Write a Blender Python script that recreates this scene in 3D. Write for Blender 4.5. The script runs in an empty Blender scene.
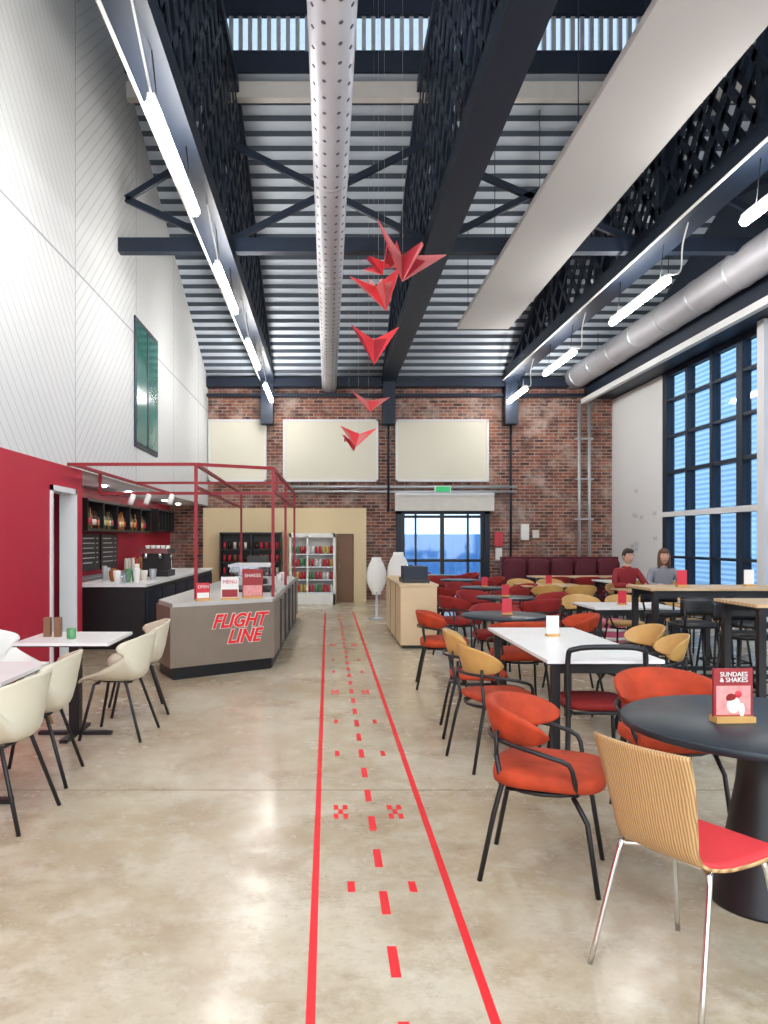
import bpy, math, random
from mathutils import Vector, Matrix, noise
random.seed(7)
S=bpy.context.scene
# ---------------------------------------------------------------- materials
MT={}
def pm(name,col,rough=.5,metal=0,var=.08,scale=6,bump=0,emit=0,spec=None,sheen=0):
    m=bpy.data.materials.new(name); m.use_nodes=True; nt=m.node_tree; b=nt.nodes['Principled BSDF']
    tc=nt.nodes.new('ShaderNodeTexCoord'); n=nt.nodes.new('ShaderNodeTexNoise'); n.inputs['Scale'].default_value=scale; n.inputs['Detail'].default_value=5
    nt.links.new(tc.outputs['Object'],n.inputs['Vector'])
    mx=nt.nodes.new('ShaderNodeMix'); mx.data_type='RGBA'
    mx.inputs[6].default_value=(*[c*(1-var) for c in col],1); mx.inputs[7].default_value=(*[min(1,c*(1+var)) for c in col],1)
    nt.links.new(n.outputs['Fac'],mx.inputs[0]); nt.links.new(mx.outputs[2],b.inputs['Base Color'])
    b.inputs['Roughness'].default_value=rough; b.inputs['Metallic'].default_value=metal
    if spec is not None: b.inputs['Specular IOR Level'].default_value=spec
    if sheen: b.inputs['Sheen Weight'].default_value=sheen
    if bump:
        bp=nt.nodes.new('ShaderNodeBump'); bp.inputs['Strength'].default_value=bump; bp.inputs['Distance'].default_value=.01
        nt.links.new(n.outputs['Fac'],bp.inputs['Height']); nt.links.new(bp.outputs['Normal'],b.inputs['Normal'])
    if emit:
        b.inputs['Emission Color'].default_value=(*col,1); b.inputs['Emission Strength'].default_value=emit
    MT[name]=m; return m
def N(nt,t,**k):
    n=nt.nodes.new(t)
    for a,v in k.items(): setattr(n,a,v)
    return n
def mth(nt,op,a,b=None):
    n=nt.nodes.new('ShaderNodeMath'); n.operation=op
    for i,x in enumerate((a,b)):
        if x is None: continue
        if isinstance(x,(int,float)): n.inputs[i].default_value=x
        else: nt.links.new(x,n.inputs[i])
    return n.outputs[0]
def mixc(nt,f,a,b):
    n=nt.nodes.new('ShaderNodeMix'); n.data_type='RGBA'
    if isinstance(f,(int,float)): n.inputs[0].default_value=f
    else: nt.links.new(f,n.inputs[0])
    for i,x in ((6,a),(7,b)):
        if isinstance(x,tuple): n.inputs[i].default_value=(*x,1)
        else: nt.links.new(x,n.inputs[i])
    return n.outputs[2]
def ramp(nt,f,p0,p1):
    n=nt.nodes.new('ShaderNodeMapRange'); nt.links.new(f,n.inputs[0]); n.inputs[1].default_value=p0; n.inputs[2].default_value=p1; return n.outputs[0]
def base(name):
    m=bpy.data.materials.new(name); m.use_nodes=True; MT[name]=m
    nt=m.node_tree; return nt,nt.nodes['Principled BSDF'],nt.nodes.new('ShaderNodeTexCoord').outputs['Object']
def noisef(nt,v,s,d=6,r=.6):
    n=nt.nodes.new('ShaderNodeTexNoise'); n.inputs['Scale'].default_value=s; n.inputs['Detail'].default_value=d; n.inputs['Roughness'].default_value=r
    nt.links.new(v,n.inputs['Vector']); return n.outputs['Fac']

pm('steel_dark',(.006,.014,.032),.5,.1,.2)
pm('black',(.008,.008,.01),.4,0,.1)
pm('black_table',(.012,.021,.03),.4)
pm('red_paint',(.27,.008,.016),.5)
pm('red_wall',(.46,.01,.035),.6,0,.06,2)
pm('maroon',(.1,.006,.015),.7)
pm('red_tape',(.78,.018,.025),.6,0,.08,20)
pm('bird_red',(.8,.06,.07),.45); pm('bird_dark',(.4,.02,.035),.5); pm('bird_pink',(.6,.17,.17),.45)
pm('velvet',(.42,.042,.008),.8,0,.6,9,.2)
pm('velvet_dark',(.25,.01,.008),.8,0,.3,12,.1)
pm('seat_red',(.72,.04,.045),.75,0,.08,60,.1)
pm('cream_plastic',(.64,.59,.45),.4)
pm('white_plastic',(.85,.84,.8),.4)
pm('white_top',(.84,.84,.82),.3)
pm('white_paint',(.74,.75,.76),.6,0,.03,1)
pm('blind',(.72,.69,.57),.7,0,.04,1)
pm('ply',(.7,.53,.32),.5,0,.12,4)
pm('beech',(.58,.33,.1),.4,0,.2,9)
pm('beige_wall',(.72,.57,.34),.7,0,.06,1)
pm('chrome',(.7,.7,.68),.2,1)
pm('galv',(.5,.52,.55),.4,.6,.15)
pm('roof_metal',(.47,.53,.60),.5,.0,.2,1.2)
pm('roof_web_shade',(.055,.075,.1),.6,.0,.2,1.2)  # same roof sheet, rib self-shadow put into the colour of the web faces
pm('duct_metal',(.42,.42,.45),.45,.3,.1,3)
pm('duct_hole',(.06,.06,.08),.6)
pm('baffle',(.48,.47,.455),.8,0,.05,1)
pm('concrete_beam',(.6,.57,.53),.8)
pm('counter_metal',(.28,.225,.175),.4,.35,.2,3)
pm('counter_grey',(.5,.49,.46),.5)
pm('pink',(.6,.12,.2),.7)
pm('photo_pink',(.7,.28,.26),.6,0,.5,30)
pm('paper',(.8,.78,.75),.7)
pm('poster_red',(.3,.015,.02),.5)
pm('skin',(.62,.36,.26),.5); pm('hair_dark',(.03,.018,.012),.7); pm('hair_brown',(.14,.07,.04),.7)
pm('jeans',(.03,.05,.1),.8); pm('jumper_red',(.25,.015,.02),.8); pm('jumper_grey',(.25,.25,.28),.8); pm('eye',(.02,.02,.02),.3)
pm('lip',(.4,.12,.1),.5)
pm('bottle_green',(.03,.12,.05),.15); pm('bottle_dark',(.04,.015,.01),.15); pm('bottle_amber',(.35,.12,.03),.15); pm('label',(.8,.75,.65),.6)
pm('can_red',(.6,.03,.05),.3); pm('can_yellow',(.7,.5,.1),.3); pm('can_green',(.1,.3,.12),.3)
pm('green_sign',(.02,.35,.12),.5,emit=.5)
pm('seam',(.2,.16,.11),.8); pm('grey_wall',(.66,.64,.58),.7)
pm('tube_glow',(1,.97,.93),.5,emit=48)
pm('outside_blue',(.2,.42,.75),.6); pm('asphalt',(.35,.36,.38),.9)
pm('wood_dark',(.2,.1,.05),.5)
# glass
def glass(name,tint,mix):
    m=bpy.data.materials.new(name); m.use_nodes=True; nt=m.node_tree; nt.nodes.clear()
    o=N(nt,'ShaderNodeOutputMaterial'); t=N(nt,'ShaderNodeBsdfTransparent'); g=N(nt,'ShaderNodeBsdfGlossy'); x=N(nt,'ShaderNodeMixShader')
    no=N(nt,'ShaderNodeTexNoise'); no.inputs['Scale'].default_value=2
    t.inputs[0].default_value=(*tint,1); g.inputs['Roughness'].default_value=.05; g.inputs[0].default_value=(.8,.9,1,1)
    mr=N(nt,'ShaderNodeMapRange'); mr.inputs[3].default_value=mix*.8; mr.inputs[4].default_value=mix*1.2
    nt.links.new(no.outputs['Fac'],mr.inputs[0]); nt.links.new(mr.outputs[0],x.inputs[0])
    nt.links.new(t.outputs[0],x.inputs[1]); nt.links.new(g.outputs[0],x.inputs[2]); nt.links.new(x.outputs[0],o.inputs[0]); MT[name]=m
glass('glass',(.64,.78,.88),.08); glass('glass_clear',(.92,.95,.96),.12); glass('glass_frosted',(.5,.55,.6),.06)
pm('glass_teal',(.05,.2,.17),.12,0,.5,1)
# floor
nt,b,v=base('concrete_floor')
n1=noisef(nt,v,.55,8,.65); n2=noisef(nt,v,1.9,10,.72); n3=noisef(nt,v,22,6,.7); n4=noisef(nt,v,5,8,.75)
c2=mixc(nt,mth(nt,'MULTIPLY',ramp(nt,n2,.46,.68),.7),mixc(nt,ramp(nt,n1,.36,.62),(.42,.33,.205),(.64,.575,.44)),(.29,.195,.105))
c3=mixc(nt,mth(nt,'MULTIPLY',ramp(nt,n4,.5,.68),.5),c2,(.70,.65,.53))
c3=mixc(nt,mth(nt,'MULTIPLY',ramp(nt,n3,.52,.72),.4),c3,(.34,.26,.165))
nt.links.new(c3,b.inputs['Base Color'])
mr=N(nt,'ShaderNodeMapRange'); nt.links.new(n2,mr.inputs[0]); mr.inputs[1].default_value=.3; mr.inputs[2].default_value=.7; mr.inputs[3].default_value=.14; mr.inputs[4].default_value=.34
nt.links.new(mr.outputs[0],b.inputs['Roughness'])
# brick
nt,b,v=base('brick')
sp=N(nt,'ShaderNodeSeparateXYZ'); nt.links.new(v,sp.inputs[0]); cb=N(nt,'ShaderNodeCombineXYZ'); nt.links.new(sp.outputs[0],cb.inputs[0]); nt.links.new(sp.outputs[2],cb.inputs[1])
br=N(nt,'ShaderNodeTexBrick'); nt.links.new(cb.outputs[0],br.inputs['Vector']); br.inputs['Scale'].default_value=1
br.inputs['Brick Width'].default_value=.24; br.inputs['Row Height'].default_value=.082; br.inputs['Mortar Size'].default_value=.01
br.inputs['Color1'].default_value=(.35,.12,.07,1); br.inputs['Color2'].default_value=(.075,.033,.028,1); br.inputs['Mortar'].default_value=(.38,.31,.27,1)
nn=noisef(nt,v,1.6,10,.75); c=mixc(nt,mth(nt,'MULTIPLY',ramp(nt,nn,.48,.66),.75),br.outputs['Color'],(.52,.40,.34))
nn2=noisef(nt,v,3,8,.7); c=mixc(nt,mth(nt,'MULTIPLY',ramp(nt,nn2,.48,.68),.75),c,(.08,.03,.025))
nt.links.new(c,b.inputs['Base Color']); b.inputs['Roughness'].default_value=.85
bp=N(nt,'ShaderNodeBump'); bp.inputs['Distance'].default_value=.01; bp.inputs['Strength'].default_value=.6; bp.invert=True
nt.links.new(br.outputs['Fac'],bp.inputs['Height']); nt.links.new(bp.outputs[0],b.inputs['Normal'])
# white grooved cladding
nt,b,v=base('cladding')
sp=N(nt,'ShaderNodeSeparateXYZ'); nt.links.new(v,sp.inputs[0]); Y=sp.outputs[1]; Z=sp.outputs[2]
pan=mth(nt,'DIVIDE',mth(nt,'SUBTRACT',Y,9.13),2.9); fl=mth(nt,'FLOOR',pan); par=mth(nt,'PINGPONG',fl,1); sg=mth(nt,'SUBTRACT',mth(nt,'MULTIPLY',par,2),1)
t=mth(nt,'FRACT',mth(nt,'MULTIPLY',mth(nt,'ADD',Z,mth(nt,'MULTIPLY',mth(nt,'MULTIPLY',Y,sg),.9)),5.5))
ln=mth(nt,'LESS_THAN',t,.12); fr=mth(nt,'FRACT',pan); sm=mth(nt,'LESS_THAN',fr,.008)
sz=mth(nt,'LESS_THAN',mth(nt,'ABSOLUTE',mth(nt,'SUBTRACT',Z,4.7)),.012)
al=mth(nt,'MAXIMUM',mth(nt,'MULTIPLY',ln,.45),mth(nt,'MAXIMUM',sm,sz))
c=mixc(nt,al,mixc(nt,noisef(nt,v,.6,3),(.60,.62,.62),(.71,.71,.70)),(.33,.34,.36)); nt.links.new(c,b.inputs['Base Color']); b.inputs['Roughness'].default_value=.6
bp=N(nt,'ShaderNodeBump'); bp.inputs['Distance'].default_value=.01; bp.invert=True; nt.links.new(al,bp.inputs['Height']); nt.links.new(bp.outputs[0],b.inputs['Normal'])
# zebra wood
def wood(name,a,bc,scale,axis='X'):
    nt,b,v=base(name)
    w=N(nt,'ShaderNodeTexWave'); w.bands_direction=axis; w.inputs['Scale'].default_value=scale; w.inputs['Distortion'].default_value=3; w.inputs['Detail'].default_value=3; w.inputs['Detail Scale'].default_value=1.5
    mp=N(nt,'ShaderNodeMapping'); nt.links.new(v,mp.inputs[0])
    mp.inputs['Scale'].default_value=(1,.25,.25) if axis=='X' else (.25,1,.25)
    nt.links.new(mp.outputs[0],w.inputs['Vector'])
    nt.links.new(mixc(nt,w.outputs['Fac'],a,bc),b.inputs['Base Color']); b.inputs['Roughness'].default_value=.4
wood('zebra',(.32,.165,.055),(.62,.41,.19),32)
wood('table_wood',(.5,.32,.15),(.66,.48,.28),6,'Y')
# corrugated facade
nt,b,v=base('facade')
w=N(nt,'ShaderNodeTexWave'); w.bands_direction='Z'; w.inputs['Scale'].default_value=1.6; nt.links.new(v,w.inputs['Vector'])
nt.links.new(mixc(nt,w.outputs['Fac'],(.26,.38,.52),(.58,.70,.82)),b.inputs['Base Color'])

# ---------------------------------------------------------------- mesh builder
class MB:
    def __init__(s): s.v=[];s.f=[];s.m=[];s.s=[];s.mats=[]
    def mi(s,m):
        if m not in s.mats: s.mats.append(m)
        return s.mats.index(m)
    def add(s,vs,fs,m,sm=False):
        o=len(s.v); s.v+= [tuple(x) for x in vs]; k=s.mi(m)
        for f in fs: s.f.append([i+o for i in f]); s.m.append(k); s.s.append(sm)
    def box(s,x0,x1,y0,y1,z0,z1,m):
        s.add([(x,y,z) for z in (z0,z1) for x,y in ((x0,y0),(x1,y0),(x1,y1),(x0,y1))],[(3,2,1,0),(4,5,6,7),(0,1,5,4),(1,2,6,5),(2,3,7,6),(3,0,4,7)],m)
    def prism(s,pts,z0,z1,m):
        n=len(pts); s.add([(x,y,z) for z in (z0,z1) for x,y in pts],[tuple(range(n-1,-1,-1)),tuple(range(n,2*n))]+[(i,(i+1)%n,n+(i+1)%n,n+i) for i in range(n)],m)
    def beam(s,p0,p1,w,h,m,up=(0,0,1)):
        p0=Vector(p0);p1=Vector(p1);d=(p1-p0).normalized();u=Vector(up)
        if abs(d.dot(u))>.95: u=Vector((0,1,0))
        a=d.cross(u).normalized()*w/2; c=a.cross(d).normalized()*h/2
        vs=[p+q for p in (p0,p1) for q in (-a-c,a-c,a+c,-a+c)]
        s.add(vs,[(3,2,1,0),(4,5,6,7),(0,1,5,4),(1,2,6,5),(2,3,7,6),(3,0,4,7)],m)
    def loft(s,rings,m,caps=True,closed=False,sm=True):
        n=len(rings[0]);R=len(rings);vs=[p for r in rings for p in r];fs=[]
        for i in range(R if closed else R-1):
            j=(i+1)%R
            for k in range(n): fs.append((i*n+k,i*n+(k+1)%n,j*n+(k+1)%n,j*n+k))
        if caps and not closed: fs+= [tuple(range(n-1,-1,-1)),tuple(range((R-1)*n,R*n))]
        s.add(vs,fs,m,sm)
    def tube(s,pts,r,m,n=8,closed=False,sub=0):
        P=[Vector(p) for p in pts]
        if sub:
            Q=[];L=len(P)
            for i in range(L if closed else L-1):
                g=lambda k:P[k%L] if closed else P[max(0,min(L-1,k))]
                a,b_,c,d=g(i-1),g(i),g(i+1),g(i+2)
                for q in range(sub):
                    t=q/sub; Q.append(.5*((2*b_)+(c-a)*t+(2*a-5*b_+4*c-d)*t*t+(3*b_-a-3*c+d)*t**3))
            if not closed: Q.append(P[-1])
            P=Q
        rr=r if isinstance(r,(list,tuple)) else None
        rings=[];L=len(P);prev=None
        for i in range(L):
            if closed: d=P[(i+1)%L]-P[i-1]
            else: d=P[min(L-1,i+1)]-P[max(0,i-1)]
            d.normalize()
            if prev is None: u=Vector((0,0,1)) if abs(d.z)<.9 else Vector((1,0,0))
            else: u=prev
            a=(u-d*u.dot(d)).normalized(); prev=a; c=d.cross(a)
            q=(rr[0]+(rr[1]-rr[0])*i/(L-1)) if rr else r
            rings.append([P[i]+a*q*math.cos(2*math.pi*k/n)+c*q*math.sin(2*math.pi*k/n) for k in range(n)])
        s.loft(rings,m,closed=closed)
    def lathe(s,prof,c,m,n=32):
        s.loft([[(c[0]+r*math.cos(2*math.pi*k/n),c[1]+r*math.sin(2*math.pi*k/n),c[2]+z) for k in range(n)] for r,z in prof],m)
    def se(s,c,rad,m,e1=.5,e2=.5,nu=24,nv=12,fn=None):
        pw=lambda x,e: math.copysign(abs(x)**e,x); rings=[]
        for i in range(nv+1):
            p=-math.pi/2+math.pi*i/nv; cp=max(.001,abs(math.cos(p)))**e1; sp_=pw(math.sin(p),e1)
            ring=[]
            for k in range(nu):
                t=2*math.pi*k/nu
                q=Vector((rad[0]*cp*pw(math.cos(t),e2),rad[1]*cp*pw(math.sin(t),e2),rad[2]*sp_))
                if fn: q=fn(q)
                ring.append(Vector(c)+q)
            rings.append(ring)
        s.loft(rings,m)
    def sheet(s,fn,nu,nv,th,m):
        G=[[Vector(fn(-1+2*i/nu,j/nv)) for i in range(nu+1)] for j in range(nv+1)]
        def nrm(i,j):
            a=G[j][min(nu,i+1)]-G[j][max(0,i-1)]; b_=G[min(nv,j+1)][i]-G[max(0,j-1)][i]; return a.cross(b_).normalized()
        T=[[G[j][i]+nrm(i,j)*th for i in range(nu+1)] for j in range(nv+1)]
        W=nu+1;K=W*(nv+1);vs=[p for r in G for p in r]+[p for r in T for p in r];fs=[]
        for j in range(nv):
            for i in range(nu):
                a=j*W+i; fs.append((a+W,a+W+1,a+1,a)); fs.append((K+a,K+a+1,K+a+W+1,K+a+W))
        bd=[i for i in range(W)]+[j*W+nu for j in range(1,nv+1)]+[nv*W+i for i in range(nu-1,-1,-1)]+[j*W for j in range(nv-1,0,-1)]
        for q in range(len(bd)):
            a=bd[q];c=bd[(q+1)%len(bd)]; fs.append((a,c,K+c,K+a))
        s.add(vs,fs,m,True)
    def mesh(s,name):
        me=bpy.data.meshes.new(name); me.from_pydata(s.v,[],s.f)
        for m in s.mats: me.materials.append(MT[m])
        me.polygons.foreach_set('material_index',s.m); me.polygons.foreach_set('use_smooth',s.s); me.update(); return me
    def obj(s,name,loc=(0,0,0),rot=0,parent=None): return put(name,s.mesh(name),loc,rot,parent)
def put(name,me,loc=(0,0,0),rot=0,parent=None):
    o=bpy.data.objects.new(name,me); S.collection.objects.link(o); o.location=loc; o.rotation_euler=(0,0,rot)
    if parent: o.parent=parent
    return o
def face(fx,fy): return math.atan2(-fx,fy)
def text(name,body,loc,rot,size,m,parent=None,shear=0,bold=0.0,align='CENTER'):
    cu=bpy.data.curves.new(name,'FONT'); cu.body=body; cu.size=size; cu.shear=shear; cu.offset=bold; cu.extrude=.002; cu.align_x=align; cu.align_y='CENTER'; cu.space_line=.85
    cu.materials.append(MT[m]); o=bpy.data.objects.new(name,cu); S.collection.objects.link(o); o.location=loc; o.rotation_euler=rot
    if parent: o.parent=parent
    return o

# ---------------------------------------------------------------- shell
XL,XR,YB,YK,ZN=-3.0,7.1,19.25,11.4,9.6
def zr(y): return 5.5+.375*(YB-y) if y>=YK else ZN
m=MB(); m.box(-4.6,XR+.2,-2,YB+.3,-.2,0,'concrete_floor'); m.obj('floor')
m=MB()
for y in (4.62,10.6,16): m.box(XL,XR,y-.004,y+.004,0,.0012,'seam')
m.obj('trim_floor_joints')
dx0,dx1,dz=1.82,3.9,2.15
m=MB(); m.box(-4.1,dx0,YB,YB+.25,0,5.6,'brick'); m.box(dx1,XR+.2,YB,YB+.25,0,5.6,'brick'); m.box(dx0,dx1,YB,YB+.25,dz,5.6,'brick'); m.obj('wall_back')
def wallpoly(name,X0,X1,pts,mat):
    n=len(pts); m=MB(); m.add([(X,y,z) for X in (X0,X1) for y,z in pts],[tuple(range(n)),tuple(range(2*n-1,n-1,-1))]+[(i,(i+1)%n,n+(i+1)%n,n+i) for i in range(n)],mat); return m.obj(name)
wallpoly('wall_left',XL-.15,XL,[(-2,2.35),(YB,2.35),(YB,zr(YB)),(YK,zr(YK)),(YK,ZN),(-2,ZN)],'cladding')
m=MB(); m.box(XL-.15,XL,-2,8.3,0,2.35,'red_wall'); m.box(XL-.15,XL,9.15,9.4,0,2.35,'red_wall'); m.box(XL-.15,XL,8.3,9.15,2.1,2.35,'red_wall')
m.box(-4.1,-3.95,9.3,YB,0,2.35,'red_wall'); m.box(-3.95,-3.15,9.25,9.4,0,2.35,'red_wall'); m.obj('wall_left_lower')
m=MB(); m.box(-4.1,XL-.15,8,YB,2.35,2.5,'white_paint')
for y in (10.5,12,13.5,15,16.5,18): m.tube([(-3.5,y,2.35),(-3.5,y,2.33)],.05,'tube_glow',12)
m.obj('ceiling_bar')
m=MB(); m.box(-4.6,-4.5,7.8,9.25,0,2.4,'white_paint'); m.box(-4.5,-3.15,7.8,7.9,0,2.4,'white_paint'); m.box(-4.6,-3.15,7.8,9.25,2.4,2.5,'white_paint'); m.box(-4.5,-3.96,9.16,9.24,0,2.4,'white_paint')
m.box(-4.1,-3.5,8.4,8.5,2.37,2.4,'tube_glow'); m.obj('wall_store_room')
m=MB()
for y0,y1 in ((8.3,8.36),(9.09,9.15)): m.box(XL-.17,XL+.02,y0,y1,0,2.1,'white_paint')
m.box(XL-.17,XL+.02,8.3,9.15,2.04,2.1,'white_paint'); m.obj('door_2')
m=MB()
for z in (.4,.9,1.4,1.85):
    m.box(-3.9,-3.25,8.95,9.14,z,z+.03,'galv')
    for k in range(4): m.box(-3.85+k*.15,-3.74+k*.15,8.98,9.1,z+.03,z+.2+.05*(k%2),random.choice(['paper','can_red','white_plastic','label']))
for x in (-3.9,-3.27): m.box(x,x+.02,8.95,9.14,0,2,'galv')
m.obj('storage_shelf')
m=MB(); m.box(XL,XL+.02,11.9,13.5,2.95,4.98,'steel_dark'); m.box(XL+.015,XL+.03,11.98,13.42,3.03,4.9,'glass_teal')
m.box(XL+.01,XL+.04,12.68,12.72,3.03,4.9,'steel_dark'); m.obj('window_1')
m=MB(); m.box(XR,XR+.2,-2,16.2,0,.35,'white_paint'); m.box(XR,XR+.2,16.2,YB,0,5.0,'white_paint')
for i in range(9):
    y=16.6+random.random()*2; z=1.2+random.random()*1.5
    for sg in (-1,1): m.add([(XR-.004,y,z),(XR-.004,y+sg*.09,z+.08),(XR-.004,y+sg*.07,z-.06)],[(0,1,2)],'galv')
m.obj('wall_right')
wallpoly('wall_right_upper',XR,XR+.2,[(-2,5.0),(YB,5.0),(YB,zr(YB)),(YK,zr(YK)),(YK,ZN),(-2,ZN)],'steel_dark')
m=MB()
y=16.2; k=0
while y>1:
    w=.10 if k%3 else .2
    m.box(XR-.02,XR+.14,y-w/2,y+w/2,.35,5.0,'steel_dark'); y-=.98; k+=1
for z,h in ((.38,.08),(1.15,.05),(2.9,.07),(3.65,.05),(4.4,.05),(4.95,.08)): m.box(XR-.01,XR+.13,.8,16.2,z-h/2,z+h/2,'steel_dark')
m.box(XR-.1,XR+.15,.8,16.2,1.98,2.08,'white_paint')
m.box(XR+.05,XR+.06,.8,16.2,.35,5.0,'glass'); m.obj('window_2')
m=MB(); m.box(XR-.22,XR-.04,12.15,12.35,0,5.0,'white_paint'); m.obj('column_right')
m=MB(); m.box(XR-.7,XR,-1,YB,5.02,5.75,'steel_dark'); m.box(XR-.78,XR-.68,-1,YB,4.9,5.02,'white_paint'); m.obj('trim_eaves_beam')
def corr(name,y0,y1,zf,amp=.07,p=.27):
    m=MB(); prof=[];y=y0;
    while y<y1-.01:
        for dy,a in ((0,0),(.1,0),(.125,amp),(.245,amp)):
            if y+dy<y1: prof.append((y+dy,a))
        y+=p
    prof.append((y1,0))
    vs=[(x,yy,zf(yy)+a) for x in (XL-.15,XR+.2) for yy,a in prof]; n=len(prof)
    fs=[(i,i+1,n+i+1,n+i) for i in range(n-1)]
    m.add(vs,[f for i,f in enumerate(fs) if i%2==0],'roof_metal'); m.add(vs,[f for i,f in enumerate(fs) if i%2==1],'roof_web_shade'); return m.obj(name)
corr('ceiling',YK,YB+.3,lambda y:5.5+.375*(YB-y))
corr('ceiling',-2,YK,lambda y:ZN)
m=MB(); m.box(XL,XR,YK-.05,YK,8.4,8.72,'steel_dark'); m.box(XL,XR,YK-.05,YK,9.22,ZN,'steel_dark')
m.box(XL,XR,YK+.03,YK+.04,8.6,9.4,'glass_frosted')
x=XL
while x<XR: m.box(x,x+.06,YK-.05,YK+.02,8.7,9.25,'galv'); x+=.14
m.obj('window_3')
m=MB(); m.box(XL,XR,YK+.05,YK+.2,8.08,8.32,'concrete_beam'); m.obj('trim_purlin')
m=MB(); m.box(XL,XR,18.95,19.23,5.28,5.5,'steel_dark'); m.box(XL,XR,19.0,19.24,5.05,5.12,'steel_dark'); m.obj('trim_wall_plate')
def truss(X):
    m=MB(); zb=5.5
    top=lambda y: (zr(y) if y>YK else 8.44)-.22
    for dx in (-.13,.13):
        for sgn in (1,-1):
            y=2.0
            while y<19.3:
                yy=y
                for _ in range(200):
                    if zb+abs(yy-y)*1.15>=top(min(19.2,max(2,yy))) or yy>19.2 or yy<2.0: break
                    yy+=.03*sgn
                if abs(yy-y)>.08: m.beam((X+dx,y,zb),(X+dx,yy,zb+abs(yy-y)*1.15),.02,.1,'steel_dark')
                y+=.56
    m.box(X-.18,X+.18,1.5,19.2,zb-.06,zb,'steel_dark')
    for dx in (-.15,.15): m.box(X+dx-.02,X+dx+.02,1.5,19.2,zb,zb+.2,'steel_dark')
    m.beam((X,19.2,top(19.2)+.02),(X,YK,top(YK+.01)+.02),.36,.12,'steel_dark'); m.box(X-.18,X+.18,1.5,YK,8.15,8.3,'steel_dark')
    y=3
    while y<18.5: m.box(X-.14,X+.14,y-.05,y+.05,zb,top(y),'steel_dark'); y+=2.4
    m.box(X-.15,X+.15,18.85,19.22,4.35,5.45,'steel_dark'); m.obj('roof_truss')
for X in (-1.5,1.5,4.5): truss(X)
m=MB(); D=11.07
m.box(XL,XR,D-.08,D+.08,5.62,5.82,'steel_dark')
def br(x0,z0,x1,z1): m.beam((x0,D,z0),(x1,D,z1),.07,.09,'steel_dark')
br(-1.4,7.2,1.4,5.8); br(1.4,7.2,-1.4,5.8); br(1.6,7.0,4.4,5.8); br(4.4,7.2,1.6,5.8); br(-2.9,6.4,-1.6,5.8); br(-2.9,6.4,-1.6,7.2); br(4.6,7.0,6.9,5.8); br(6.9,7,4.6,5.8)
m.obj('roof_cross_beam')
m=MB(); m.tube([(.03,2,5.3),(.03,19.2,5.3)],.18,'duct_metal',24)
for i in range(70):
    y=3+i*.23
    for a in (-.9,-.35,.35,.9):
        c=Vector((.03+.181*math.sin(a),y+(.1 if abs(a)<.5 else 0),5.3-.181*math.cos(a))); nr=Vector((math.sin(a),0,-math.cos(a)))
        m.tube([c-nr*.004,c+nr*.002],.018,'duct_hole',8)
for y in (5,8,11,14,17): m.tube([(.03,y-.03,5.3),(.03,y+.03,5.3)],.187,'duct_metal',24); m.tube([(.03,y,5.45),(.03,y,zr(y)-.02)],.008,'steel_dark',5)
m.obj('ventilation_duct')
m=MB(); m.tube([(6.1,2,5.5),(6.1,19.2,5.5)],.27,'duct_metal',24)
for i in range(14):
    y=3+i*1.2; m.tube([(6.1,y-.03,5.5),(6.1,y+.03,5.5)],.283,'galv',24)
    if i%3==0: m.tube([(6.1,y,5.7),(6.1,y,zr(y)-.02)],.008,'steel_dark',5)
m.obj('ventilation_duct')
m=MB(); m.box(2.45,3.42,3.0,14.6,5.5,5.58,'baffle')
for y in (4,8,12,14.3):
    for x in (2.6,3.3): m.tube([(x,y,5.58),(x,y,zr(y)-.02)],.006,'steel_dark',5)
m.obj('acoustic_baffle')
# fluorescent fittings: glowing tube below, unseen lamp added above to brighten the roof
def light(X,y0,y1,side):
    m=MB(); z=4.92
    m.box(X-.03,X+.03,y0,y1,z,z+.04,'white_plastic'); m.tube([(X,y0+.02,z-.04),(X,y1-.02,z-.04)],.05,'tube_glow',10)
    for y in (y0+.25,y1-.25): m.tube([(X,y,z+.04),(X+side*.05,y,5.45)],.006,'black',5)
    m.tube([(X,y0,z+.03),(X+.04,y0-.25,z-.02),(X,y0-.4,z+.25),(X+side*.05,y0-.45,5.45)],.01,'white_plastic',6,sub=4)
    o=m.obj('fluorescent_light')
    la=bpy.data.lights.new('added_roof_fill','AREA'); la.shape='RECTANGLE'; la.size=.06; la.size_y=y1-y0; la.energy=22; la.color=(1,.97,.93)
    lo=bpy.data.objects.new('added_roof_fill',la); S.collection.objects.link(lo); lo.location=(X,(y0+y1)/2,z+.05); lo.rotation_euler=(math.pi,0,0); lo.parent=o
for y0,y1 in ((-1.2,.8),(2.3,4.3),(5.95,7.95),(9.5,11.4),(13.1,15.1),(16.8,18.7)): light(-1.37,y0,y1,-1)
for y0,y1 in ((-1.0,1.0),(2.6,4.6),(6.3,8.2),(10,12),(13.8,15.7),(17.2,18.8)): light(4.42,y0,y1,1)
m=MB()
for X in (-1.66,4.27): m.tube([(X,1.5,5.4),(X,18.8,5.4)],.018,'white_plastic',6)
m.obj('cable_conduit')
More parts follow.
